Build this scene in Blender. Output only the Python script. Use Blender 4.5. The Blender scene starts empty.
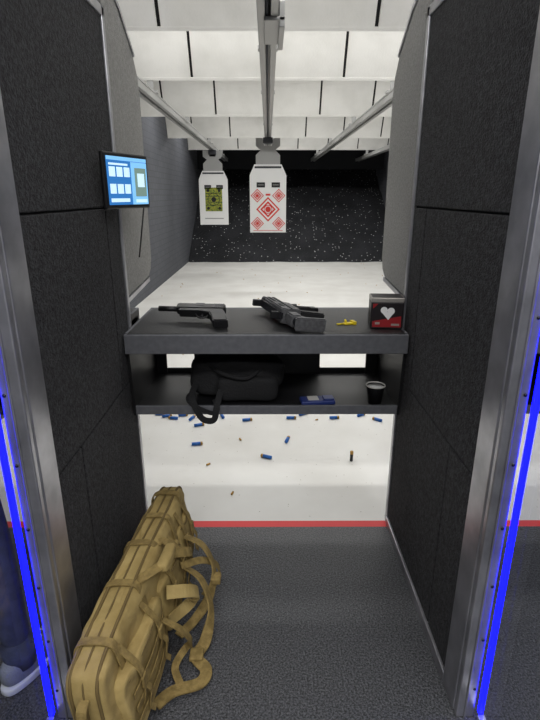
import bpy, bmesh, math, random
from mathutils import Vector, Matrix, noise
random.seed(7)
scene = bpy.context.scene
scene.view_settings.view_transform = 'Standard'
scene.view_settings.look = 'None'

def lin(c):
    out=[]
    for v in c:
        v=v/255.0
        out.append(v/12.92 if v<=0.04045 else ((v+0.055)/1.055)**2.4)
    return tuple(out)+(1.0,)

def mat(name, rgb, rough=0.6, metal=0.0, var=None, bump=None, emit=None, coat=0.0):
    m=bpy.data.materials.new(name); m.use_nodes=True
    nt=m.node_tree; b=nt.nodes['Principled BSDF']
    b.inputs['Base Color'].default_value=lin(rgb)
    b.inputs['Roughness'].default_value=rough
    b.inputs['Metallic'].default_value=metal
    if coat: b.inputs['Coat Weight'].default_value=coat
    tc=nt.nodes.new('ShaderNodeTexCoord')
    if var:
        n=nt.nodes.new('ShaderNodeTexNoise'); n.inputs['Scale'].default_value=var[0]; n.inputs['Detail'].default_value=6
        r=nt.nodes.new('ShaderNodeValToRGB')
        r.color_ramp.elements[0].position=var[2]; r.color_ramp.elements[1].position=var[3]
        r.color_ramp.elements[0].color=lin(rgb); r.color_ramp.elements[1].color=lin(var[1])
        nt.links.new(tc.outputs['Object'],n.inputs['Vector'])
        nt.links.new(n.outputs['Fac'],r.inputs['Fac']); nt.links.new(r.outputs['Color'],b.inputs['Base Color'])
    if bump:
        n2=nt.nodes.new('ShaderNodeTexNoise'); n2.inputs['Scale'].default_value=bump[0]; n2.inputs['Detail'].default_value=4
        bp=nt.nodes.new('ShaderNodeBump'); bp.inputs['Strength'].default_value=bump[1]; bp.inputs['Distance'].default_value=0.01
        nt.links.new(tc.outputs['Object'],n2.inputs['Vector'])
        nt.links.new(n2.outputs['Fac'],bp.inputs['Height']); nt.links.new(bp.outputs['Normal'],b.inputs['Normal'])
    if emit:
        b.inputs['Emission Color'].default_value=lin(emit[0]); b.inputs['Emission Strength'].default_value=emit[1]
    return m

M={}
M['foam']=mat('foam_black',(28,28,30),0.95,var=(75,(60,60,63),.38,.68),bump=(150,1.0))
M['gap']=mat('gap_black',(10,10,11),0.9)
M['felt']=mat('panel_grey_felt',(130,129,126),0.95,var=(90,(154,153,150),.3,.7),bump=(200,.5))
M['steel']=mat('brushed_aluminium',(155,155,160),0.34,0.85,var=(9,(195,195,200),.3,.7))
M['steeldk']=mat('dark_steel',(70,71,75),0.45,0.6)
M['screw']=mat('screw',(60,60,62),0.4,0.9)
M['benchgrey']=mat('bench_edge_grey',(86,87,92),0.55,0.1,var=(40,(100,101,105),.3,.7))
M['mat']=mat('rubber_mat',(16,17,19),0.45,var=(50,(28,29,31),.4,.7),bump=(150,.25))
M['black']=mat('black_polymer',(18,18,20),0.45)
M['blackm']=mat('black_gunmetal',(46,46,50),0.38,0.5)
M['gunpoly']=mat('gun_polymer',(74,74,76),0.5,var=(60,(98,98,100),.4,.7))
M['baffle']=mat('baffle_white',(228,227,222),0.9,var=(3,(212,211,205),.4,.75),bump=(60,.15))
M['ceil']=mat('ceiling_white',(215,215,212),0.9)
M['seam']=mat('seam_black',(22,22,22),0.9)
M['rail']=mat('rail_galvanized',(172,172,170),0.45,0.4)
M['paper']=mat('paper_white',(240,240,238),0.8)
M['red']=mat('ink_red',(218,58,48),0.7)
M['ink']=mat('ink_black',(30,30,32),0.7)
M['yel']=mat('ink_olive',(165,165,60),0.7,var=(30,(80,110,50),.42,.62))
M['board']=mat('hanger_board',(165,165,163),0.8)
M['darkceil']=mat('dark_header',(30,31,34),0.9)
M['roomwall']=mat('lobby_wall',(130,130,134),0.9)
M['redline']=mat('red_line_paint',(225,64,66),0.6)
M['brass']=mat('brass',(190,150,80),0.35,0.9)
M['hull']=mat('shell_blue',(35,105,190),0.45)
M['yellow']=mat('yellow_plastic',(225,200,40),0.45)
M['cloth']=mat('bag_black_nylon',(17,17,19),0.85,bump=(120,.4))
M['tan']=mat('coyote_nylon',(170,148,94),0.85,var=(14,(146,124,72),.35,.7),bump=(30,.4))
M['tandk']=mat('coyote_webbing',(148,126,74),0.8,var=(40,(124,104,58),.4,.6),bump=(400,.4))
M['tanpipe']=mat('coyote_piping',(106,88,50),0.8)
M['screenb']=mat('screen_blue',(20,60,110),0.2,emit=((50,120,190),0.95))
M['screenl']=mat('screen_light_blue',(90,150,200),0.2,emit=((130,190,230),0.95))
M['screenw']=mat('screen_white',(150,190,210),0.2,emit=((205,230,242),0.95))
M['screeng']=mat('screen_green',(90,110,90),0.2,emit=((120,145,140),0.8))
M['led']=mat('blue_led',(10,10,255),0.4,emit=((6,8,255),7.0))
M['lamp']=mat('lamp_white',(255,255,255),0.4,emit=((255,250,240),3.0))
M['boxred']=mat('box_maroon',(150,28,34),0.4)
M['boxblk']=mat('box_black',(28,22,24),0.4)
M['silver']=mat('box_silver',(170,165,158),0.35,0.4)
M['bluepack']=mat('blue_pack',(35,50,110),0.4)
M['cupin']=mat('cup_rim',(190,188,182),0.5)
M['jeans']=mat('denim_dark',(44,50,70),0.9,var=(30,(58,64,86),.4,.6))
M['shirt']=mat('shirt_grey',(78,82,92),0.9)
M['skin']=mat('skin',(205,160,135),0.55)
M['hair']=mat('hair',(50,36,26),0.8)
M['shoe']=mat('shoe_grey',(125,130,138),0.8,bump=(200,.5))
M['sole']=mat('shoe_sole',(195,198,200),0.7)
M['eye']=mat('eye_dark',(25,20,18),0.3)

def floor_rubber():
    m=mat('floor_rubber_speckle',(60,62,66),0.38); nt=m.node_tree; b=nt.nodes['Principled BSDF']
    tc=nt.nodes.new('ShaderNodeTexCoord')
    n=nt.nodes.new('ShaderNodeTexNoise'); n.inputs['Scale'].default_value=150; n.inputs['Detail'].default_value=5
    n.inputs['Roughness'].default_value=.75
    r=nt.nodes.new('ShaderNodeValToRGB'); e=r.color_ramp.elements
    e[0].position=.42; e[0].color=lin((22,23,25)); e[1].position=.68; e[1].color=lin((112,113,117))
    nt.links.new(tc.outputs['Object'],n.inputs['Vector']); nt.links.new(n.outputs['Fac'],r.inputs['Fac'])
    n3=nt.nodes.new('ShaderNodeTexNoise'); n3.inputs['Scale'].default_value=6; n3.inputs['Detail'].default_value=4
    nt.links.new(tc.outputs['Object'],n3.inputs['Vector'])
    mr=nt.nodes.new('ShaderNodeMapRange'); mr.inputs[3].default_value=.30; mr.inputs[4].default_value=.46
    nt.links.new(n3.outputs['Fac'],mr.inputs[0]); nt.links.new(mr.outputs[0],b.inputs['Roughness'])
    nt.links.new(r.outputs['Color'],b.inputs['Base Color'])
    bp=nt.nodes.new('ShaderNodeBump'); bp.inputs['Strength'].default_value=.8; bp.inputs['Distance'].default_value=.005
    n2=nt.nodes.new('ShaderNodeTexNoise'); n2.inputs['Scale'].default_value=100; n2.inputs['Detail'].default_value=3
    nt.links.new(tc.outputs['Object'],n2.inputs['Vector'])
    nt.links.new(n2.outputs['Fac'],bp.inputs['Height']); nt.links.new(bp.outputs['Normal'],b.inputs['Normal'])
    return m
def speck(name, base, var, dot, scale, thr, rough=.8, bumpd=None, gt=.6):
    m=mat(name,base,rough); nt=m.node_tree; b=nt.nodes['Principled BSDF']
    tc=nt.nodes.new('ShaderNodeTexCoord')
    n=nt.nodes.new('ShaderNodeTexNoise'); n.inputs['Scale'].default_value=2.2; n.inputs['Detail'].default_value=6
    r=nt.nodes.new('ShaderNodeValToRGB'); e=r.color_ramp.elements
    e[0].position=.35; e[0].color=lin(base); e[1].position=.7; e[1].color=lin(var)
    v=nt.nodes.new('ShaderNodeTexVoronoi'); v.inputs['Scale'].default_value=scale; v.inputs['Randomness'].default_value=1
    mth=nt.nodes.new('ShaderNodeMath'); mth.operation='LESS_THAN'; mth.inputs[1].default_value=thr
    sep=nt.nodes.new('ShaderNodeSeparateColor')
    m2=nt.nodes.new('ShaderNodeMath'); m2.operation='GREATER_THAN'; m2.inputs[1].default_value=gt
    m3=nt.nodes.new('ShaderNodeMath'); m3.operation='MULTIPLY'
    mix=nt.nodes.new('ShaderNodeMixRGB'); mix.inputs['Color2'].default_value=lin(dot)
    L=nt.links.new
    L(tc.outputs['Object'],n.inputs['Vector']); L(n.outputs['Fac'],r.inputs['Fac']); L(tc.outputs['Object'],v.inputs['Vector'])
    L(v.outputs['Distance'],mth.inputs[0]); L(v.outputs['Color'],sep.inputs[0]); L(sep.outputs[0],m2.inputs[0])
    L(mth.outputs[0],m3.inputs[0]); L(m2.outputs[0],m3.inputs[1]); L(m3.outputs[0],mix.inputs['Fac'])
    L(r.outputs['Color'],mix.inputs['Color1']); L(mix.outputs[0],b.inputs['Base Color'])
    if bumpd:
        n2=nt.nodes.new('ShaderNodeTexNoise'); n2.inputs['Scale'].default_value=bumpd[0]
        bp=nt.nodes.new('ShaderNodeBump'); bp.inputs['Strength'].default_value=bumpd[1]; bp.inputs['Distance'].default_value=.03
        L(tc.outputs['Object'],n2.inputs['Vector']); L(n2.outputs['Fac'],bp.inputs['Height']); L(bp.outputs['Normal'],b.inputs['Normal'])
    return m
M['floor']=floor_rubber()
M['white']=speck('floor_white_epoxy',(228,227,222),(215,213,207),(160,154,140),26,.08,.5)
M['berm']=speck('rubber_berm',(26,27,30),(42,43,47),(200,200,200),13,.17,.95,(25,.9),gt=.45)
def block_mat():
    m=mat('range_block_wall',(88,90,96),.85); nt=m.node_tree; b=nt.nodes['Principled BSDF']
    tc=nt.nodes.new('ShaderNodeTexCoord')
    br=nt.nodes.new('ShaderNodeTexBrick'); br.inputs['Scale'].default_value=2.5
    br.inputs['Color1'].default_value=lin((90,92,98)); br.inputs['Color2'].default_value=lin((84,86,92)); br.inputs['Mortar'].default_value=lin((70,72,76))
    br.inputs['Mortar Size'].default_value=.012
    cx=nt.nodes.new('ShaderNodeSeparateXYZ'); cb=nt.nodes.new('ShaderNodeCombineXYZ')
    nt.links.new(tc.outputs['Object'],cx.inputs[0]); nt.links.new(cx.outputs[1],cb.inputs[0]); nt.links.new(cx.outputs[2],cb.inputs[1])
    nt.links.new(cb.outputs[0],br.inputs['Vector']); nt.links.new(br.outputs['Color'],b.inputs['Base Color'])
    return m
M['block']=block_mat()
def glass_mat():
    m=bpy.data.materials.new('partition_glass'); m.use_nodes=True; nt=m.node_tree; nt.nodes.clear()
    o=nt.nodes.new('ShaderNodeOutputMaterial'); t=nt.nodes.new('ShaderNodeBsdfTransparent'); t.inputs[0].default_value=(.90,.92,.97,1)
    g=nt.nodes.new('ShaderNodeBsdfGlossy'); g.inputs['Roughness'].default_value=.05
    f=nt.nodes.new('ShaderNodeLayerWeight'); f.inputs[0].default_value=.5
    pw=nt.nodes.new('ShaderNodeMath'); pw.operation='POWER'; pw.inputs[1].default_value=4
    ad=nt.nodes.new('ShaderNodeMath'); ad.operation='MULTIPLY_ADD'; ad.inputs[1].default_value=.6; ad.inputs[2].default_value=.04
    mx=nt.nodes.new('ShaderNodeMixShader')
    nt.links.new(f.outputs['Facing'],pw.inputs[0]); nt.links.new(pw.outputs[0],ad.inputs[0])
    nt.links.new(ad.outputs[0],mx.inputs[0]); nt.links.new(t.outputs[0],mx.inputs[1]); nt.links.new(g.outputs[0],mx.inputs[2]); nt.links.new(mx.outputs[0],o.inputs[0])
    return m
M['glass']=glass_mat()

# ---------------- builder
class B:
    def __init__(s,name): s.name=name; s.bm=bmesh.new(); s.mats=[]; s.T=Matrix()
    def mi(s,k):
        if k not in s.mats: s.mats.append(k)
        return s.mats.index(k)
    def merge(s,bm2,k,smooth=False,T=None):
        i=s.mi(k); Tm=s.T @ T if T is not None else s.T
        vm={}
        for v in bm2.verts: vm[v]=s.bm.verts.new(Tm@v.co)
        for f in bm2.faces:
            try: nf=s.bm.faces.new([vm[v] for v in f.verts])
            except ValueError: continue
            nf.material_index=i; nf.smooth=smooth
        bm2.free()
    def box(s,x0,x1,y0,y1,z0,z1,k,bev=0.0,T=None,seg=2):
        b=bmesh.new(); bmesh.ops.create_cube(b,size=1)
        bmesh.ops.scale(b,vec=(abs(x1-x0),abs(y1-y0),abs(z1-z0)),verts=b.verts)
        bmesh.ops.translate(b,vec=((x0+x1)/2,(y0+y1)/2,(z0+z1)/2),verts=b.verts)
        if bev>0: bmesh.ops.bevel(b,geom=b.edges[:],offset=bev,segments=seg,affect='EDGES',profile=.5)
        s.merge(b,k,False,T)
    def cyl(s,p0,p1,r,k,seg=20,r2=None,T=None,cap=True):
        p0=Vector(p0);p1=Vector(p1); d=p1-p0
        b=bmesh.new(); bmesh.ops.create_cone(b,cap_ends=cap,segments=seg,radius1=r,radius2=r if r2 is None else r2,depth=d.length)
        q=d.to_track_quat('Z','Y').to_matrix().to_4x4(); bmesh.ops.transform(b,matrix=Matrix.Translation((p0+p1)/2)@q,verts=b.verts)
        s.merge(b,k,True,T)
    def sph(s,c,r,k,T=None,seg=20,rot=None):
        if not hasattr(r,'__len__'): r=(r,r,r)
        b=bmesh.new(); bmesh.ops.create_uvsphere(b,u_segments=seg,v_segments=max(8,seg*2//3),radius=1)
        m=Matrix.Translation(c)@(rot if rot is not None else Matrix())@Matrix.Diagonal((r[0],r[1],r[2],1))
        bmesh.ops.transform(b,matrix=m,verts=b.verts); s.merge(b,k,True,T)
    def prism(s,pts,axis,a,b_,k,T=None,bev=0.0):
        b=bmesh.new()
        def P(p,t):
            return {'x':(t,p[0],p[1]),'y':(p[0],t,p[1]),'z':(p[0],p[1],t)}[axis]
        lo=[b.verts.new(P(p,a)) for p in pts]; hi=[b.verts.new(P(p,b_)) for p in pts]
        b.faces.new(lo); b.faces.new(hi[::-1]); n=len(pts)
        for i in range(n): b.faces.new([lo[i],hi[i],hi[(i+1)%n],lo[(i+1)%n]])
        bmesh.ops.recalc_face_normals(b,faces=b.faces)
        if bev: bmesh.ops.bevel(b,geom=b.edges[:],offset=bev,segments=2,affect='EDGES')
        s.merge(b,k,False,T)
    def ring(s,cx,cz,ro,ri,n,y,k,rot=0,asp=1.0,T=None):
        b=bmesh.new(); o=[];i_=[]
        for j in range(n):
            a=rot+2*math.pi*j/n
            o.append(b.verts.new((cx+ro*math.cos(a),y,cz+asp*ro*math.sin(a))))
            if ri>0: i_.append(b.verts.new((cx+ri*math.cos(a),y,cz+asp*ri*math.sin(a))))
        if ri>0:
            for j in range(n): b.faces.new([o[j],o[(j+1)%n],i_[(j+1)%n],i_[j]])
        else: b.faces.new(o)
        s.merge(b,k,False,T)
    def tube(s,pts,r,k,seg=10,closed=False,T=None,sm=6):
        pts=catmull(pts,sm,closed) if sm else [Vector(p) for p in pts]
        b=bmesh.new(); rings=[]; n=len(pts); prev=None
        for i,p in enumerate(pts):
            t=(pts[(i+1)%n]-pts[i-1]) if (closed or 0<i<n-1) else (pts[1]-pts[0] if i==0 else pts[-1]-pts[-2])
            t.normalize()
            if prev is None:
                u=t.orthogonal().normalized()
            else:
                u=(prev-t*prev.dot(t)).normalized()
            prev=u; v=t.cross(u)
            rings.append([b.verts.new(p+(u*math.cos(a)+v*math.sin(a))*r) for a in [2*math.pi*j/seg for j in range(seg)]])
        m=n if closed else n-1
        for i in range(m):
            A=rings[i];C=rings[(i+1)%n]
            for j in range(seg): b.faces.new([A[j],A[(j+1)%seg],C[(j+1)%seg],C[j]])
        if not closed:
            b.faces.new(rings[0][::-1]); b.faces.new(rings[-1])
        s.merge(b,k,True,T)
    def ribbon(s,pts,w,th,k,hint=(0,0,1),T=None,sm=6,closed=False):
        n0=len(pts)
        hl=hint if isinstance(hint,list) else [hint]*n0
        P=catmull(pts,sm,closed); H=catmull(hl,sm,closed)
        b=bmesh.new(); rr=[]; n=len(P)
        for i,p in enumerate(P):
            t=(P[(i+1)%n]-P[i-1]) if (closed or 0<i<n-1) else (P[1]-P[0] if i==0 else P[-1]-P[-2])
            t.normalize(); h=H[i].normalized(); side=t.cross(h)
            if side.length<1e-4: side=t.orthogonal()
            side.normalize(); nn=side.cross(t).normalized()
            rr.append([b.verts.new(p+side*w/2*a+nn*th/2*c) for a,c in ((-1,-1),(1,-1),(1,1),(-1,1))])
        m=n if closed else n-1
        for i in range(m):
            A=rr[i];C=rr[(i+1)%n]
            for j in range(4): b.faces.new([A[j],A[(j+1)%4],C[(j+1)%4],C[j]])
        if not closed: b.faces.new(rr[0][::-1]); b.faces.new(rr[-1])
        s.merge(b,k,False,T)
    def done(s,dropz=None):
        bmesh.ops.recalc_face_normals(s.bm,faces=s.bm.faces)
        if dropz is not None:
            mz=min(v.co.z for v in s.bm.verts)
            for v in s.bm.verts: v.co.z+=dropz-mz
        me=bpy.data.meshes.new(s.name); s.bm.to_mesh(me); s.bm.free()
        for k in s.mats: me.materials.append(M[k])
        o=bpy.data.objects.new(s.name,me); scene.collection.objects.link(o)
        return o
def catmull(pts,n=6,closed=False):
    P=[Vector(p) for p in pts]; out=[]; N=len(P)
    segs=N if closed else N-1
    for i in range(segs):
        p1=P[i];p2=P[(i+1)%N]
        p0=P[i-1] if (closed or i>0) else p1*2-p2
        p3=P[(i+2)%N] if (closed or i+2<N) else p2*2-p1
        for j in range(n):
            t=j/n
            out.append(.5*((2*p1)+(-p0+p2)*t+(2*p0-5*p1+4*p2-p3)*t*t+(-p0+3*p1-3*p2+p3)*t**3))
    if not closed: out.append(P[-1].copy())
    return out
def sgn(x,e): return math.copysign(abs(x)**e,x)
def superell(b,c,r,k,e1=.4,e2=.4,T=None,nz=0.0,nscale=8,nu=40,nv=24,fn=None):
    bm=bmesh.new(); rows=[]
    for j in range(nv+1):
        ph=-math.pi/2+math.pi*j/nv; row=[]
        for i in range(nu):
            th=2*math.pi*i/nu
            p=Vector((sgn(math.cos(ph),e1)*sgn(math.cos(th),e2)*r[0],sgn(math.cos(ph),e1)*sgn(math.sin(th),e2)*r[1],sgn(math.sin(ph),e1)*r[2]))
            if fn: p=fn(p)
            if nz: p=p+noise.noise_vector((p+Vector(c))*nscale)*nz
            row.append(p+Vector(c))
        rows.append(row)
    bot=bm.verts.new(rows[0][0]); top=bm.verts.new(rows[-1][0])
    vs=[[bm.verts.new(p) for p in row] for row in rows[1:-1]]
    for i in range(nu):
        bm.faces.new([bot,vs[0][(i+1)%nu],vs[0][i]]); bm.faces.new([top,vs[-1][i],vs[-1][(i+1)%nu]])
        for j in range(len(vs)-1): bm.faces.new([vs[j][i],vs[j][(i+1)%nu],vs[j+1][(i+1)%nu],vs[j+1][i]])
    b.merge(bm,k,True,T)

# =============== ROOM SHELL
XL,XR=-2.0,3.3
def simple(name,x0,x1,y0,y1,z0,z1,k):
    b=B(name); b.box(x0,x1,y0,y1,z0,z1,k); return b.done()
simple('floor',XL,XR,-3,2.145,-.1,0,'floor')
simple('trim_1',XL,XR,2.145,2.195,-.1,.0,'redline')
simple('floor.001',XL,XR,2.195,17.5,-.1,0,'white')
simple('ceiling',XL,XR,-3,17.5,3.35,3.45,'ceil')
simple('wall_left',XL-.15,XL,-3,17.5,-.1,3.45,'block')
simple('wall_right',XR,XR+.15,-3,17.5,-.1,3.45,'block')
simple('wall_back',XL,XR,-3.15,-3,-.1,3.45,'roomwall')
simple('wall_front',XL,XR,17.5,17.65,-.1,3.45,'darkceil')
b=B('rubber_bullet_trap_berm'); bm=bmesh.new(); nx,ny=60,40; g=[]
for j in range(ny+1):
    row=[]
    for i in range(nx+1):
        x=XL+.005+(XR-XL-.01)*i/nx; t=j/ny; y=12.7+3.9*t; z=2.45*t
        if j>0: z+=noise.noise(Vector((x*1.5,y*1.5,0)))*.12*min(1,t*6); 
        if j==0: y+=noise.noise(Vector((x*2,0,3)))*.15
        row.append(bm.verts.new((x,y,max(z,0.001))))
    g.append(row)
for j in range(ny):
    for i in range(nx): bm.faces.new([g[j][i],g[j][i+1],g[j+1][i+1],g[j+1][i]])
b.merge(bm,'berm',True)
b.box(XL+.005,XR-.005,16.5,17.49,0.001,2.4,'berm')
b.done()
simple('bullet_trap_header',XL+.005,XR-.005,15.2,15.35,2.3,3.35,'darkceil')

def baffle(Y,zb=2.7,zt=3.32,dy=.28):
    b=B('ceiling_baffle'); w=.75
    ang=math.atan2(dy,zt-zb); L=math.hypot(dy,zt-zb)
    T=Matrix.Translation((0,Y,zb))@Matrix.Rotation(ang,4,'X')
    b.box(XL+.004,XR-.004,.012,.05,.0,L,'seam',T=T)
    k=math.floor(XL/w)
    while k*w<XR:
        x0=max(XL+.004,k*w+.013); x1=min(XR-.004,(k+1)*w-.013)
        if x1>x0: b.box(x0,x1,-.012,.012,0,L,'baffle',.004,T=T,seg=1)
        k+=1
    b.box(XL+.004,XR-.004,-.016,.06,-.02,.004,'baffle',T=T)
    b.done()
BY=[4.0,5.57,7.98,10.87,13.6]
for y in BY: baffle(y)
def arealight(name,loc,sx,sy,power,rot=(0,0,0),col=(1,1,1)):
    l=bpy.data.lights.new(name,'AREA'); l.shape='RECTANGLE'; l.size=sx; l.size_y=sy; l.energy=power; l.color=col
    o=bpy.data.objects.new(name,l); o.location=loc; o.rotation_euler=rot; scene.collection.objects.link(o); return o
for y,p in ((2.85,46),(4.85,46),(6.7,62),(9.3,74),(12.2,68)):
    b=B('ceiling_light_fixture'); b.box(-1.7,3.0,y-.07,y+.07,3.28,3.35,'steel',.01); b.box(-1.65,2.95,y-.05,y+.05,3.272,3.281,'lamp'); b.done()
    arealight('range_light',(.65,y,3.26),4.6,.2,p,col=(1,.99,.975))
for y,p in ((-.6,98),(-2.2,64)):
    b=B('ceiling_light_fixture'); b.box(-1.6,2.4,y-.2,y+.2,3.29,3.35,'steel',.01); b.box(-1.55,2.35,y-.17,y+.17,3.282,3.291,'lamp'); b.done()
    arealight('booth_light',(.4,y,3.27),3.9,.34,p)

# =============== PARTITIONS
def partition(xi,xo):
    x0,x1=min(xi,xo),max(xi,xo); b=B('shooting_booth_partition')
    y0,y1=1.17,2.2; zt=2.27
    b.box(x0+.012,x1-.012,y0+.02,y1-.02,.02,zt-.02,'gap')
    rows=[(.045,.80,[y0+.12,1.5,y1-.03]),(.806,1.55,[y0+.12,2.0,y1-.03]),(1.556,zt-.035,[y0+.12,y1-.03])]
    for z0,z1,ys in rows:
        for a,c in zip(ys[:-1],ys[1:]):
            b.box(x0+.003,x0+.02,a+.003,c-.003,z0,z1,'foam',.004); b.box(x1-.02,x1-.003,a+.003,c-.003,z0,z1,'foam',.004)
    b.box(x0-.001,x1+.001,y0,y0+.022,0,zt,'steel',.004)
    b.box(x0-.004,x0+.016,y0+.0225,y0+.125,0,zt,'steel',.004)
    b.box(x1-.016,x1+.004,y0+.0225,y0+.125,0,zt,'steel',.004)
    b.box(x0+.016,x1-.016,y0+.0225,y0+.1,0,zt,'steeldk')
    b.box(x0+.022,x0+.030,y0-.005,y0,0,zt,'steel',.002); 
    for z in [.12+.2*i for i in range(11)]:
        b.sph((xo+(.010 if xo<xi else -.010),y0-.001,z),(.005,.003,.005),'screw',seg=8)
    b.box(x0-.003,x1+.003,y1-.03,y1,0,zt,'steel',.003)
    b.box(x0-.006,x1+.006,y0+.12,y1-.03,0,.045,'steel',.003)
    b.box(x0-.003,x1+.003,y0,y1,zt-.035,zt,'steel',.003)
    poly=[(2.2,1.16),(2.64,1.19),(2.70,1.22),(2.73,1.28),(2.74,2.06),(2.72,2.14),(2.66,2.21),(2.45,2.34),(2.2,2.42)]
    b.prism(poly,'x',x0+.008,x1-.008,'felt',bev=.006)
    b.prism([(2.2,2.42),(2.45,2.34),(2.66,2.21),(2.67,2.223),(2.455,2.358),(2.2,2.44)],'x',x0+.003,x1-.003,'steel')
    b.prism([(2.2,1.14),(2.64,1.17),(2.64,1.19),(2.2,1.16)],'x',x0+.003,x1-.003,'steel')
    return b.done()
partition(-.62,-.675); partition(.605,.66)
partition(-1.895,-1.95); partition(1.90,1.955)
def glass(x):
    b=B('glass_partition_panel')
    bm=bmesh.new(); vs=[bm.verts.new(p) for p in ((x,.25,.03),(x,1.155,.03),(x,1.155,2.2),(x,.25,2.2))]; bm.faces.new(vs); b.merge(bm,'glass')
    b.box(x-.012,x+.012,.20,.25,0,2.25,'steel',.003)
    b.box(x-.012,x+.012,.25,1.155,0,.03,'steel',.003)
    b.done()
    b=B('led_light_strip')
    b.box(x-.007,x+.007,1.156,1.168,.03,2.2,'led'); b.done()
glass(-.690); glass(.676)

# =============== BENCH
ZS=.672
def bench(x0,x1):
    b=B('shooting_bench')
    Z=1.035
    b.box(x0,x1,2.05,2.075,Z-.085,Z,'benchgrey',.003)
    b.box(x0,x1,2.0752,2.58,Z-.03,Z-.002,'black')
    b.box(x0+.012,x1-.012,2.062,2.56,Z-.004,Z+.003,'mat',.002)
    b.box(x0,x1,2.56,2.585,Z-.06,Z+.004,'benchgrey',.003)
    b.box(x0,x0+.012,2.0752,2.56,Z-.07,Z+.003,'benchgrey',.002); b.box(x1-.012,x1,2.0752,2.56,Z-.07,Z+.003,'benchgrey',.002)
    zs=ZS
    b.box(x0+.006,x1-.006,2.12,2.585,zs-.012,zs,'black')
    b.box(x0+.006,x1-.006,2.105,2.12,zs-.03,zs+.012,'benchgrey',.002)
    for xa,xb in ((x0,x0+.01),(x1-.01,x1)):
        b.prism([(2.10,zs-.03),(2.585,zs-.03),(2.58,Z-.03),(2.076,Z-.03)],'x',xa,xb,'black')
    b.box(x0+.01,x0+.065,2.575,2.585,zs,Z-.03,'black')
    b.box(x0+.215,x1-.32,2.575,2.585,zs,Z-.03,'black')
    b.box(x1-.07,x1-.01,2.575,2.585,zs,Z-.03,'black')
    b.box(x0+.01,x1-.01,2.5855,2.592,zs-.01,zs+.03,'black')
    return b.done()
bench(-.615,.60)
bench(-1.89,-.68); bench(.665,1.895)

# =============== RAILS AND TARGETS
def rail(X,y0=2.3,y1=15.0):
    b=B('target_carrier_rail')
    b.box(X-.055,X-.015,y0,y1,2.49,2.55,'rail',.004); b.box(X+.015,X+.055,y0,y1,2.49,2.55,'rail',.004)
    b.box(X-.06,X+.06,y0,y1,2.55,2.565,'rail')
    b.cyl((X-.005,y0,2.51),(X-.005,y1,2.51),.006,'steeldk',8)
    for yb in BY+[2.7]:
        zt=2.68 if yb!=2.7 else 3.35
        b.box(X-.07,X+.07,yb-.03,yb+.05,2.565,2.585,'rail')
        b.box(X-.03,X+.03,yb+.0,yb+.02,2.585,zt,'rail')
    b.box(X-.02,X+.09,3.05,3.5,2.47,2.49,'rail',.004); b.box(X+.06,X+.09,3.05,3.5,2.44,2.56,'rail',.004)
    b.done()
for X in (0,-1.17,1.25,2.5): rail(X)
def target(X,Y,kind):
    T=Matrix.Translation((X,Y,0))
    b=B('paper_target'); b.T=T; z0,z1=.99,2.08; w=.305
    b.prism([(-w,z0),(w,z0),(w,z1-.17),(w-.08,z1),(-w+.08,z1),(-w,z1-.17)],'y',0,.006,'paper')
    y=-.002
    def rect(x0,x1,a,c,k,yy=y): b.box(x0,x1,yy-.001,yy,a,c,k)
    rect(-.19,-.05,z1-.36,z1-.28,'ink'); rect(.06,.2,z1-.36,z1-.28,'ink')
    rect(-.17,-.07,z1-.325,z1-.315,'board',y-.002); rect(.08,.18,z1-.325,z1-.315,'board',y-.002)
    if kind=='red':
        def dia(cx,cz,r):
            b.ring(cx,cz,r,r*.84,4,y,'red'); b.ring(cx,cz,r*.66,r*.48,4,y,'red'); b.ring(cx,cz,r*.24,0,12,y,'red')
            b.ring(cx,cz,r*.36,r*.3,16,y,'red')
        dia(0,z0+.38,.20)
        for sx in (-1,1):
            for zz in (z0+.6,z0+.15): dia(sx*.18,zz,.11)
        rect(-.04,.04,z0+.60,z0+.63,'red')
        b.box(-.25,.25,y-.001,y,z0+.03,z0+.038,'red')
    else:
        rect(-.18,.18,z0+.28,z0+.76,'yel')
        b.ring(0,z0+.52,.13,.12,20,y-.003,'ink'); b.ring(0,z0+.52,.05,0,20,y-.003,'ink')
        for sx in(-1,1):
            for zz in (.34,.7): b.ring(sx*.12,z0+zz,.03,0,12,y-.003,'ink')
        for zz in (.4,.46,.58,.64): rect(-.16,.16,z0+zz,z0+zz+.01,'ink',y-.002)
        rect(-.2,.2,z0+.12,z0+.14,'board')
    b.done()
    b=B('target_carrier'); b.T=T
    b.prism([(-.2,1.98),(.2,1.98),(.2,2.22),(.12,2.3),(.2,2.36),(.2,2.48),(.09,2.48),(.06,2.36),(-.06,2.36),(-.09,2.48),(-.2,2.48),(-.2,2.36),(-.12,2.3),(-.2,2.22)],'y',.008,.02,'board')
    b.box(-.08,.08,-.05,.11,2.40,2.486,'steeldk',.01)
    b.box(-.22,.22,-.008,-.003,2.02,2.05,'steeldk')
    for sx in(-1,1): b.cyl((sx*.035,-.02,2.47),(sx*.035,.08,2.47),.018,'steeldk',12)
    b.done()
target(0,8.83,'red'); target(-1.155,11.2,'olive')

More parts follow.
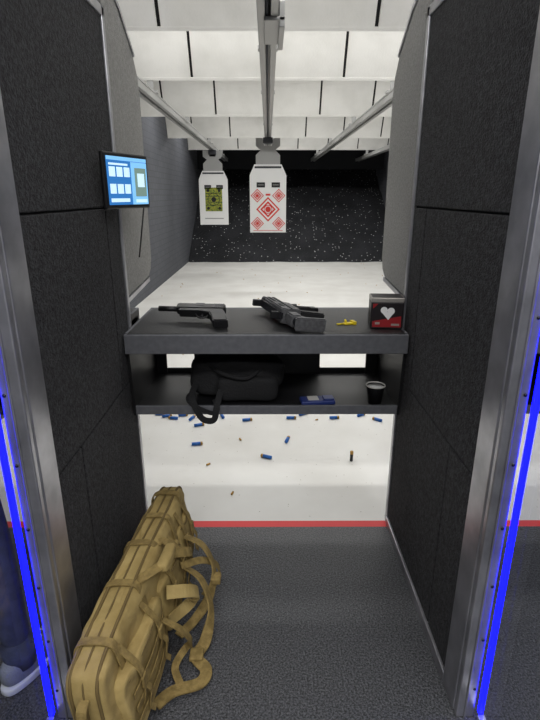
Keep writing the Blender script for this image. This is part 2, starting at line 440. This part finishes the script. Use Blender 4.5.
# =============== TABLET
c=Vector((-.537,2.04,1.65)); ax=Vector((.344,.939,0)).normalized(); ay=Vector((0,0,1)).cross(ax)
T=Matrix(((ax.x,ay.x,0,c.x),(ax.y,ay.y,0,c.y),(0,0,1,c.z),(0,0,0,1)))
b=B('touchscreen_monitor'); b.T=T
b.box(-.142,.142,0,.018,-.1,.1,'black',.006)
b.box(-.126,.126,-.0015,0,-.085,.085,'screenb')
def sr(x0,x1,z0,z1,k,y=-.003): b.box(x0,x1,y,y+.001,z0,z1,k)
sr(.02,.126,-.085,.07,'screenl')
sr(-.126,.126,.072,.085,'screenl'); sr(.04,.115,-.055,.05,'screeng',-.005)
for zz in (.015,-.045):
    for i in range(3): sr(-.115+i*.045,-.08+i*.045,zz,zz+.034,'screenw')
sr(-.115,.0,.055,.062,'screenw'); sr(-.115,.0,-.075,-.062,'screenw')
sr(.055,.1,-.02,.03,'screenw',-.007); sr(.04,.115,-.078,-.066,'screenw',-.005)
b.box(-.03,.03,.018,.03,-.03,.03,'steeldk',.003)
b.box(-.012,.012,.03,.075,-.012,.012,'steeldk',.003)
b.cyl((.1,.005,-.1),(.1,.045,-.3),.003,'black',8)
b.done()

# =============== RIFLE CASE
b=B('tan_rifle_case')
near=Vector((-.480,1.01,0)); far=Vector((-.405,1.985,0)); mid=(near+far)/2; L=(far-near).length
ang=math.atan2(far.y-near.y,far.x-near.x)
T0=Matrix.Translation(mid)@Matrix.Rotation(ang,4,'Z')@Matrix.Rotation(math.radians(-5),4,'X')
b.T=T0
hl=L/2; HH=.182
def sag(x): return -.007*math.sin(math.pi*(x/hl+1)*1.5+.4)*(1 if abs(x)<hl else .5)
def shape(p):
    t=(p.x/hl)
    z=p.z
    y=p.y*(1.06-.18*max(0,t))
    if p.z>0: y*=1-.12*(p.z/.175)
    y+=noise.noise(Vector((p.x*6,p.z*8,1.3)))*.014
    if p.z>0: z+=(sag(p.x)+noise.noise(Vector((p.x*9,p.y*12,5.3)))*.009)*(p.z/.182)
    return Vector((p.x,y,z))
superell(b,(0,0,HH+.003),(hl,.068,HH),'tan',.27,.22,nz=.007,nscale=22,nu=140,nv=70,fn=shape)
def outline(yo,inset,n=56):
    pts=[]
    for i in range(n):
        a=2*math.pi*i/n
        x=sgn(math.cos(a),.27)*(hl-inset); z=sgn(math.sin(a),.3)*(HH-inset)
        if z>0: z+=sag(x)*(z/.182)
        pts.append((x,yo*(1-.1*max(0,x/hl)),HH+.003+z))
    return pts
for yo in (-.040,.0,.038): b.tube(outline(yo,-.002),.005 if yo else .0035,'tanpipe',8,closed=True,sm=2)
ZP=.155
def pf(p): return Vector((p.x,p.y*(1+.15*math.cos(p.x*18)),p.z-.007*math.cos(p.x*9)*(1 if p.z>0 else 0)))
superell(b,(-.27,-.072,ZP),(.18,.032,.122),'tan',.3,.3,nz=.010,nscale=18,nu=70,nv=36,fn=pf)
superell(b,(.08,-.068,ZP),(.14,.030,.117),'tan',.3,.3,nz=.010,nscale=18,nu=70,nv=36,fn=pf)
superell(b,(.33,-.058,ZP),(.09,.026,.105),'tan',.3,.3,nz=.007,nscale=18,nu=60,nv=30)
for cx,w in ((-.27,.175),(.08,.135),(.33,.085)):
    yy=-.106 if cx<.3 else -.086
    b.tube([(cx-w+.03,yy+.012,.252),(cx,yy,.256),(cx+w-.03,yy+.012,.252)],.004,'tanpipe',8)
    for dx in (-w*.55,w*.45):
        b.ribbon([(cx+dx,-.058,.33),(cx+dx,yy-.004,.25),(cx+dx,yy-.009,.15),(cx+dx,-.06,.02)],.024,.004,'tandk',hint=(0,-1,.1))
        b.box(cx+dx-.016,cx+dx+.016,yy-.017,yy-.007,.185,.225,'tandk',.004)
        b.ribbon([(cx+dx,yy-.01,.19),(cx+dx+.012,yy-.022,.15),(cx+dx+.004,yy-.014,.10),(cx+dx+.016,yy-.02,.07)],.018,.003,'tandk',hint=(0,-1,0))
for x in (-.38,-.16,.04,.22,.38):
    zt=.006+2*HH+sag(x)
    b.ribbon([(x,-.074,.05),(x,-.074,.22),(x,-.060,zt-.025),(x,-.038,zt+.001),(x,0,zt+.005),(x,.038,zt+.001),(x,.063,zt-.03),(x,.076,.2)],.028,.004,'tandk',
      hint=[(0,-1,0),(0,-1,0),(0,-1,.6),(0,-.4,1),(0,0,1),(0,.4,1),(0,1,.5),(0,1,0)])
for z in (.10,.15,.20):
    b.ribbon([(-.42,-.106,z),(-.27,-.116,z),(-.12,-.106,z)],.020,.003,'tandk',hint=(0,-1,0))
b.ribbon([(-.14,-.04,.36),(-.12,-.08,.375),(-.05,-.115,.362),(.03,-.115,.355),(.07,-.08,.36),(.06,-.04,.35)],.032,.006,'tandk',hint=(0,-.5,1))
superell(b,(-.02,-.115,.36),(.062,.022,.018),'tan',.5,.4,nz=.004,nscale=20)
b.ribbon([(-hl-.002,0,.28),(-hl-.03,0,.26),(-hl-.035,0,.18),(-hl-.002,0,.14)],.03,.005,'tandk',hint=(-1,0,0))
b.ribbon([(.06,-.08,.31),(.13,-.14,.26),(.2,-.13,.2),(.24,-.08,.16)],.036,.006,'tandk',hint=(0,-1,.3))
b.T=Matrix()
U=(0,0,1)
b.ribbon([(-.345,1.74,.25),(-.27,1.72,.22),(-.225,1.69,.13),(-.24,1.62,.05),(-.29,1.54,.012),(-.34,1.47,.01)],.038,.006,'tandk',hint=[(1,0,.4),(1,0,.6),(1,0,.4),(.6,0,.8),U,U])
b.ribbon([(-.33,1.62,.20),(-.26,1.58,.17),(-.22,1.52,.09),(-.235,1.44,.02),(-.26,1.38,.008),(-.22,1.33,.006),(-.235,1.28,.006),(-.32,1.25,.006),(-.37,1.20,.008)],.042,.006,'tandk',hint=[(1,0,.5),(1,0,.6),(1,0,.5),(.4,0,1),U,U,U,U,U])
b.ribbon([(-.36,1.42,.26),(-.29,1.46,.23),(-.265,1.51,.17),(-.31,1.50,.12),(-.36,1.42,.13)],.045,.007,'tan',hint=[(1,-.5,.6),(1,-.4,.8),(1,0,.5),(.8,-.6,.5),(1,0,0)])
b.ribbon([(-.34,1.60,.22),(-.27,1.68,.18),(-.215,1.75,.09),(-.225,1.73,.03),(-.27,1.67,.01)],.028,.004,'tandk',hint=[(1,0,.5),(1,0,.5),(1,0,.3),(.4,0,1),U])
b.ribbon([(-.36,1.34,.22),(-.30,1.33,.19),(-.27,1.36,.10),(-.30,1.40,.03),(-.33,1.34,.01),(-.30,1.27,.008)],.026,.004,'tandk',hint=[(1,0,.5),(1,0,.5),(1,0,.2),(.5,0,1),U,U])
b.box(-.285,-.235,1.36,1.41,.005,.022,'tandk',.005); b.box(-.235,-.195,1.64,1.69,.09,.115,'tandk',.005)
b.done(dropz=.0005)

# =============== FIREARM on bench
def gun_frame(near,far,z,roll,sc=(1,1,1),pitch=0):
    n=Vector(near+(z,)); f=Vector(far+(z,)); d=(f-n).normalized()
    a=math.atan2(d.y,d.x)
    return Matrix.Translation(n)@Matrix.Rotation(a,4,'Z')@Matrix.Rotation(pitch,4,'Y')@Matrix.Rotation(roll,4,'X')@Matrix.Diagonal(sc+(1,))
b=B('carbine')
b.T=gun_frame((.150,2.05),(-.015,2.58),1.038+.036,math.radians(-83),(.84,1.45,1.15))
# skeleton stock: butt plate, two struts, buffer tube
b.prism([(-.012,-.085),(.012,-.09),(.018,.03),(-.012,.036)],'y',-.020,.020,'gunpoly',bev=.004)
b.cyl((.01,0,.012),(.19,0,.012),.015,'blackm')
b.prism([(.012,-.085),(.03,-.085),(.13,-.018),(.13,.0),(.11,.0)],'y',-.010,.010,'gunpoly',bev=.002)
b.prism([(.06,-.01),(.15,-.01),(.15,.032),(.06,.032)],'y',-.019,.019,'gunpoly',bev=.005)
b.prism([(.17,-.035),(.36,-.035),(.38,-.01),(.38,.035),(.36,.04),(.19,.04),(.17,.02)],'y',-.024,.024,'gunpoly',bev=.004)
b.box(.175,.37,-.0265,.0265,.002,.007,'ink')
b.box(.25,.31,-.0255,.0255,.014,.03,'ink',.001)
for px,pz in ((.2,-.02),(.27,-.022),(.34,-.02)): b.cyl((px,-.026,pz),(px,.026,pz),.004,'silver',10)
b.prism([(.19,-.035),(.236,-.035),(.215,-.09),(.195,-.135),(.150,-.13),(.17,-.08)],'y',-.017,.017,'black',bev=.004)
b.tube([(.235,0,-.035),(.237,0,-.06),(.26,0,-.066),(.285,0,-.06),(.288,0,-.035)],.004,'blackm',8)
b.box(.255,.26,-.003,.003,-.055,-.035,'blackm')
b.prism([(.295,-.03),(.350,-.03),(.358,-.08),(.378,-.15),(.328,-.16),(.305,-.085)],'y',-.015,.015,'blackm',bev=.003)
for i in range(3): b.box(.318+i*.014,.322+i*.014,-.0165,.0165,-.12,-.05,'ink')
b.prism([(.38,-.024),(.55,-.020),(.55,.03),(.38,.034)],'y',-.021,.021,'gunpoly',bev=.006)
for i in range(5):
    for yy in (-.0225,.020):
        b.box(.395+i*.031,.413+i*.031,yy,yy+.0025,-.012,.000,'ink'); b.box(.395+i*.031,.413+i*.031,yy,yy+.0025,.010,.022,'ink')
b.cyl((.55,0,.006),(.63,0,.006),.008,'blackm'); b.cyl((.61,0,.006),(.66,0,.006),.012,'blackm')
b.box(.18,.55,-.010,.010,.036,.043,'blackm')
for i in range(23): b.box(.184+i*.0157,.192+i*.0157,-.012,.012,.043,.050,'blackm')
b.box(.19,.215,-.011,.011,.049,.080,'black',.003); b.box(.52,.545,-.011,.011,.049,.085,'black',.003)
b.cyl((.42,0,-.02),(.425,0,-.085),.012,'black',14,r2=.015)
b.done(dropz=1.0385)
b=B('handgun')
b.T=gun_frame((-.145,2.25),(-.50,2.29),1.038+.018,math.radians(76),(1.2,1.4,1.4))
b.prism([(.05,.0),(.235,.0),(.24,.028),(.23,.034),(.05,.034),(.045,.02)],'y',-.014,.014,'black',bev=.003)
b.prism([(.05,.0),(.22,.0),(.22,-.018),(.13,-.02),(.10,-.03),(.05,-.015)],'y',-.013,.013,'black',bev=.002)
b.prism([(.045,-.01),(.105,-.02),(.085,-.055),(.07,-.088),(.015,-.084),(.03,-.05)],'y',-.016,.016,'black',bev=.004)
b.tube([(.105,0,-.02),(.11,0,-.042),(.135,0,-.045),(.155,0,-.02)],.003,'black',8)
b.box(.125,.13,-.003,.003,-.036,-.02,'blackm')
for i in range(6): b.box(.055+i*.007,.058+i*.007,-.0155,.0155,.004,.03,'blackm')
b.box(.13,.165,-.0148,.0148,.016,.034,'blackm',.001)
b.cyl((.235,0,.014),(.31,0,.014),.009,'black'); b.box(.222,.23,-.003,.003,.034,.042,'ink'); b.box(.055,.065,-.008,.008,.034,.041,'ink')
b.done(dropz=1.0385)
b=B('chamber_flag')
b.T=Matrix.Translation((.355,2.22,1.039))@Matrix.Rotation(.3,4,'Z')
b.box(-.012,.035,-.012,.012,0,.008,'yellow',.003); b.cyl((-.045,0,.004),(-.01,0,.004),.004,'yellow',10)
b.prism([(.03,-.02),(.045,-.018),(.045,.018),(.03,.02)],'z',0,.014,'yellow')
b.cyl((.0,.0,.008),(.0,.01,.02),.005,'yellow',10)
b.done(dropz=1.0385)
b=B('ammunition_box'); b.T=Matrix.Translation((.525,2.19,1.0385))@Matrix.Rotation(math.radians(-5),4,'Z')
w,d,h=.070,.05,.138
b.box(-w,w,-d,d,0,h-.02,'boxblk',.003)
b.box(-w-.001,w+.001,-d-.001,d+.001,h-.02,h,'silver',.003)
b.box(-w+.004,w-.004,-d+.004,d-.004,h,h+.001,'boxblk')
b.box(-w+.006,w-.006,-d-.0015,-d,.008,h-.024,'boxblk')
b.prism([(-w+.008,.008),(w-.008,.008),(w-.008,.058),(-w+.008,.034)],'y',-d-.0022,-d-.0015,'boxred')
b.prism([(-w+.008,.09),(-w+.03,h-.026),(-w+.008,h-.026)],'y',-d-.0022,-d-.0015,'boxred')
for cx,cz,r in ((-.014,.084,.015),(.016,.080,.016)):
    b.ring(cx,cz,r,0,20,-d-.0032,'paper')
b.prism([(-.027,.078),(.03,.074),(.006,.040)],'y',-d-.003,-d-.0024,'paper')
b.box(-.05,-.03,-d-.003,-d-.0022,.02,.03,'silver'); b.box(.02,.055,-d-.003,-d-.0022,.015,.024,'silver')
b.done(dropz=1.0385)

# =============== LOWER SHELF ITEMS
b=B('black_duffel_bag')
def bagf(p):
    return Vector((p.x,p.y,p.z*(1-.18*(p.x/.21)**2 if p.z>0 else 1)))
superell(b,(-.155,2.36,ZS+.100),(.225,.15,.098),'cloth',.5,.5,nz=.028,nscale=7,nu=72,nv=36,fn=bagf)
superell(b,(-.10,2.20,ZS+.065),(.14,.05,.06),'cloth',.4,.4,nz=.012,nscale=10)
for v in b.bm.verts:
    if v.co.z<ZS+.001: v.co.z=ZS+.001
b.ribbon([(-.34,2.25,ZS+.08),(-.35,2.14,ZS+.06),(-.335,2.096,ZS+.02),(-.30,2.09,ZS-.045),(-.25,2.09,ZS-.05),(-.235,2.097,ZS+.01),(-.22,2.16,ZS+.07)],.028,.006,'cloth',hint=(0,-1,.2))
b.ribbon([(-.36,2.2,ZS+.04),(-.37,2.13,ZS+.04),(-.34,2.1,ZS+.018),(-.26,2.098,ZS-.02),(-.23,2.097,ZS+.0),(-.25,2.14,ZS+.03)],.02,.005,'cloth',hint=(0,-1,.2))
b.tube([(-.28,2.24,ZS+.16),(-.2,2.17,ZS+.14),(-.1,2.15,ZS+.13),(-.04,2.22,ZS+.15)],.009,'cloth')
b.done()
b=B('blue_ammunition_pack'); b.T=Matrix.Translation((.235,2.17,ZS+.0005))@Matrix.Rotation(.1,4,'Z')
b.box(-.085,.075,-.035,.035,0,.022,'bluepack',.006); b.box(-.05,.0,-.02,.03,.021,.0235,'cupin',.001); b.box(.02,.07,-.03,.02,.022,.030,'bluepack',.003)
b.done()
b=B('coffee_cup'); b.T=Matrix.Translation((.500,2.17,ZS+.0005))
bm=bmesh.new(); prof=[(.030,0),(.042,.085),(.0435,.088),(.0415,.088),(.0395,.084),(.036,.06)]
seg=32; rings=[[bm.verts.new((r*math.cos(2*math.pi*i/seg),r*math.sin(2*math.pi*i/seg),z)) for i in range(seg)] for r,z in prof]
for A,C in zip(rings[:-1],rings[1:]):
    for i in range(seg): bm.faces.new([A[i],A[(i+1)%seg],C[(i+1)%seg],C[i]])
bm.faces.new(rings[0][::-1])
b.merge(bm,'black',True)
b.cyl((0,0,.080),(0,0,.0805),.039,'paper',32)
b.tube([(.0425*math.cos(a),.0425*math.sin(a),.088) for a in [2*math.pi*i/16 for i in range(16)]],.0035,'cupin',8,closed=True,sm=2)
b.done()

# =============== FLOOR DEBRIS
def gpt(u,v):
    th=math.radians(18.26); bb=(360-v)/500; a=(u-268)/500
    dz=-math.sin(th)+bb*math.cos(th); dy=math.cos(th)+bb*math.sin(th); t=1.6/-dz
    return Vector((a*t,dy*t,0))
b=B('shotgun_shell_hulls')
for u,v,a in ((167,417,.3),(173,419,2.9),(199,426,.4),(197,445,.2),(183,416,.2),(291,419,0),(266,458,2.7),(334,419,.1),(247,421,.2),(192,419,1.2),(303,415,.5),(160,415,.1),(222,417,1.9),(361,416,.6),(287,441,1.3),(377,421,2.5)):
    p=gpt(u,v); d=Vector((math.cos(a),math.sin(a),0))*.036; p.z=.0117
    b.cyl(p-d,p+d*.6,.011,'hull',12); b.cyl(p+d*.6,p+d,.0115,'brass',12)
p=gpt(351,461); b.cyl(p,p+Vector((0,0,.05)),.010,'ink',12); b.cyl(p+Vector((0,0,.05)),p+Vector((0,0,.068)),.0105,'brass',12)
b.done()
b=B('brass_casings')
for u,v,a in ((232,494,1.3),(208,465,.7),(240,440,2)):
    p=gpt(u,v); p.z=.0065; d=Vector((math.cos(a),math.sin(a),0))*.013; b.cyl(p-d,p+d,.006,'brass',10)
for i in range(70):
    y=random.uniform(3.2,12.5); x=random.uniform(-1.9,3.0)
    a=random.uniform(0,3.14); p=Vector((x,y,.0055)); d=Vector((math.cos(a),math.sin(a),0))*.010; b.cyl(p-d,p+d,.005,'brass',8)
b.done()

# =============== PERSON in next booth
def skinmesh(vs,es,rad,root=0,sub=2):
    me=bpy.data.meshes.new('tmp'); me.from_pydata(vs,es,[]); o=bpy.data.objects.new('tmp',me); scene.collection.objects.link(o)
    md=o.modifiers.new('s','SKIN'); md.use_smooth_shade=True
    for i,r in enumerate(rad):
        sv=me.skin_vertices[0].data[i]; sv.radius=r if hasattr(r,'__len__') else (r,r); sv.use_root=(i==root)
    ms=o.modifiers.new('u','SUBSURF'); ms.levels=sub; ms.render_levels=sub
    dg=bpy.context.evaluated_depsgraph_get(); dg.update()
    em=bpy.data.meshes.new_from_object(o.evaluated_get(dg)); bm=bmesh.new(); bm.from_mesh(em)
    bpy.data.objects.remove(o); bpy.data.meshes.remove(em); return bm
b=B('person_standing')
PT=Matrix.Translation((-1.06,1.36,0)); b.T=PT
vs=[(0,0,.95),(0,0,1.12),(0,.0,1.30),(0,.0,1.42),(0,.01,1.50),(0,.02,1.56),
    (.10,0,.88),(.15,.02,.50),(.19,-.02,.10), (-.10,0,.88),(-.14,.02,.50),(-.17,-.02,.10),
    (.18,0,1.42),(.215,.08,1.16),(.12,.32,1.16), (-.18,0,1.42),(-.24,.08,1.16),(-.13,.32,1.16)]
es=[(0,1),(1,2),(2,3),(3,4),(4,5),(0,6),(6,7),(7,8),(0,9),(9,10),(10,11),(3,12),(12,13),(13,14),(3,15),(15,16),(16,17)]
rad=[(.15,.11),(.145,.10),(.17,.115),(.13,.09),.058,.058,.092,.062,.048,.092,.062,.048,.068,.047,.03,.068,.047,.03]
bm=skinmesh(vs,es,rad)
bmj,bms,bmk=bm.copy(),bm.copy(),bm.copy(); bm.free()
def keep(bb,f):
    bmesh.ops.delete(bb,geom=[x for x in bb.faces if not f(x.calc_center_median())],context='FACES')
cl=lambda c:'j' if c.z<.98 else ('k' if (c.z>1.49 or c.y>.27) else 's')
keep(bmj,lambda c:cl(c)=='j'); keep(bms,lambda c:cl(c)=='s'); keep(bmk,lambda c:cl(c)=='k')
b.merge(bmj,'jeans',True); b.merge(bms,'shirt',True); b.merge(bmk,'skin',True)
def headf(p):
    if p.z<0: p=Vector((p.x*(1+.25*p.z/.12),p.y*(1+.12*p.z/.12),p.z))
    return p
superell(b,(0,.04,1.655),(.076,.095,.118),'skin',1,1,fn=headf)
superell(b,(0,.022,1.688),(.083,.098,.096),'hair',1,1)
b.sph((0,.137,1.645),(.012,.018,.022),'skin'); b.sph((0,.125,1.605),(.024,.008,.006),'red')
for sx in (-1,1):
    b.sph((sx*.03,.123,1.665),(.011,.008,.007),'paper'); b.sph((sx*.03,.13,1.665),.005,'eye'); b.sph((sx*.078,.03,1.65),(.009,.018,.03),'skin')
    wx=sx*.12; P=Vector((wx,.32,1.16))
    palm=skinmesh([tuple(P),(wx-sx*.01,.36,1.15),(wx-sx*.015,.40,1.14)],[(0,1),(1,2)],[(.028,.02),(.038,.016),(.04,.014)]); b.merge(palm,'skin',True)
    for i,(o_,l) in enumerate(((-.03,.075),(-.01,.083),(.01,.078),(.03,.062))):
        x=wx-sx*.015+o_
        f=skinmesh([(x,.395,1.14),(x+o_*.15,.40+l*.5,1.138),(x+o_*.2,.40+l*.8,1.12),(x+o_*.2,.40+l,1.10)],[(0,1),(1,2),(2,3)],[.009,.009,.008,.007]); b.merge(f,'skin',True)
    f=skinmesh([(wx-sx*.035,.345,1.15),(wx-sx*.06,.375,1.145),(wx-sx*.065,.41,1.135)],[(0,1),(1,2)],[.012,.010,.008]); b.merge(f,'skin',True)
for sx,cx,rz in ((1,.205,-.35),(-1,-.17,.3)):
    Ts=Matrix.Translation((cx,-.04,0))@Matrix.Rotation(rz,4,'Z')
    def shf(p):
        t=(p.y+.15)/.30
        top=1.0-.45*max(0,min(1,(t-.35)/.45))
        w=1.0+.15*math.sin(math.pi*min(1,max(0,t)))-.12*(1-t)
        return Vector((p.x*w,p.y,p.z*top-(1-top)*.045))
    superell(b,(0,.07,.068),(.045,.15,.05),'shoe',.55,.7,T=Ts,fn=shf)
    def slf(p):
        t=(p.y+.15)/.30; return Vector((p.x*(1.0+.15*math.sin(math.pi*min(1,max(0,t)))-.12*(1-t)),p.y,p.z))
    superell(b,(0,.07,.017),(.049,.156,.016),'sole',.3,.7,T=Ts,fn=slf)
    for i in range(4): b.tube([(-.02,.08+i*.02,.107-i*.007),(0,.085+i*.02,.113-i*.007),(.02,.08+i*.02,.107-i*.007)],.003,'sole',6,T=Ts,sm=3)
    b.cyl((0,0,.07),(0,0,.15),.05,'jeans',20,r2=.058,T=Ts)
b.done()

# =============== WORLD, CAMERA
w=bpy.data.worlds.new('world'); scene.world=w; w.use_nodes=True
w.node_tree.nodes['Background'].inputs[0].default_value=(.5,.52,.55,1); w.node_tree.nodes['Background'].inputs[1].default_value=.15
cam=bpy.data.cameras.new('camera'); co=bpy.data.objects.new('camera',cam); scene.collection.objects.link(co); scene.camera=co
cam.sensor_fit='VERTICAL'; cam.sensor_height=36; cam.lens=25; cam.clip_start=.02
co.location=(0,0,1.6); co.rotation_euler=(math.radians(90-18.26),0,-.0038)
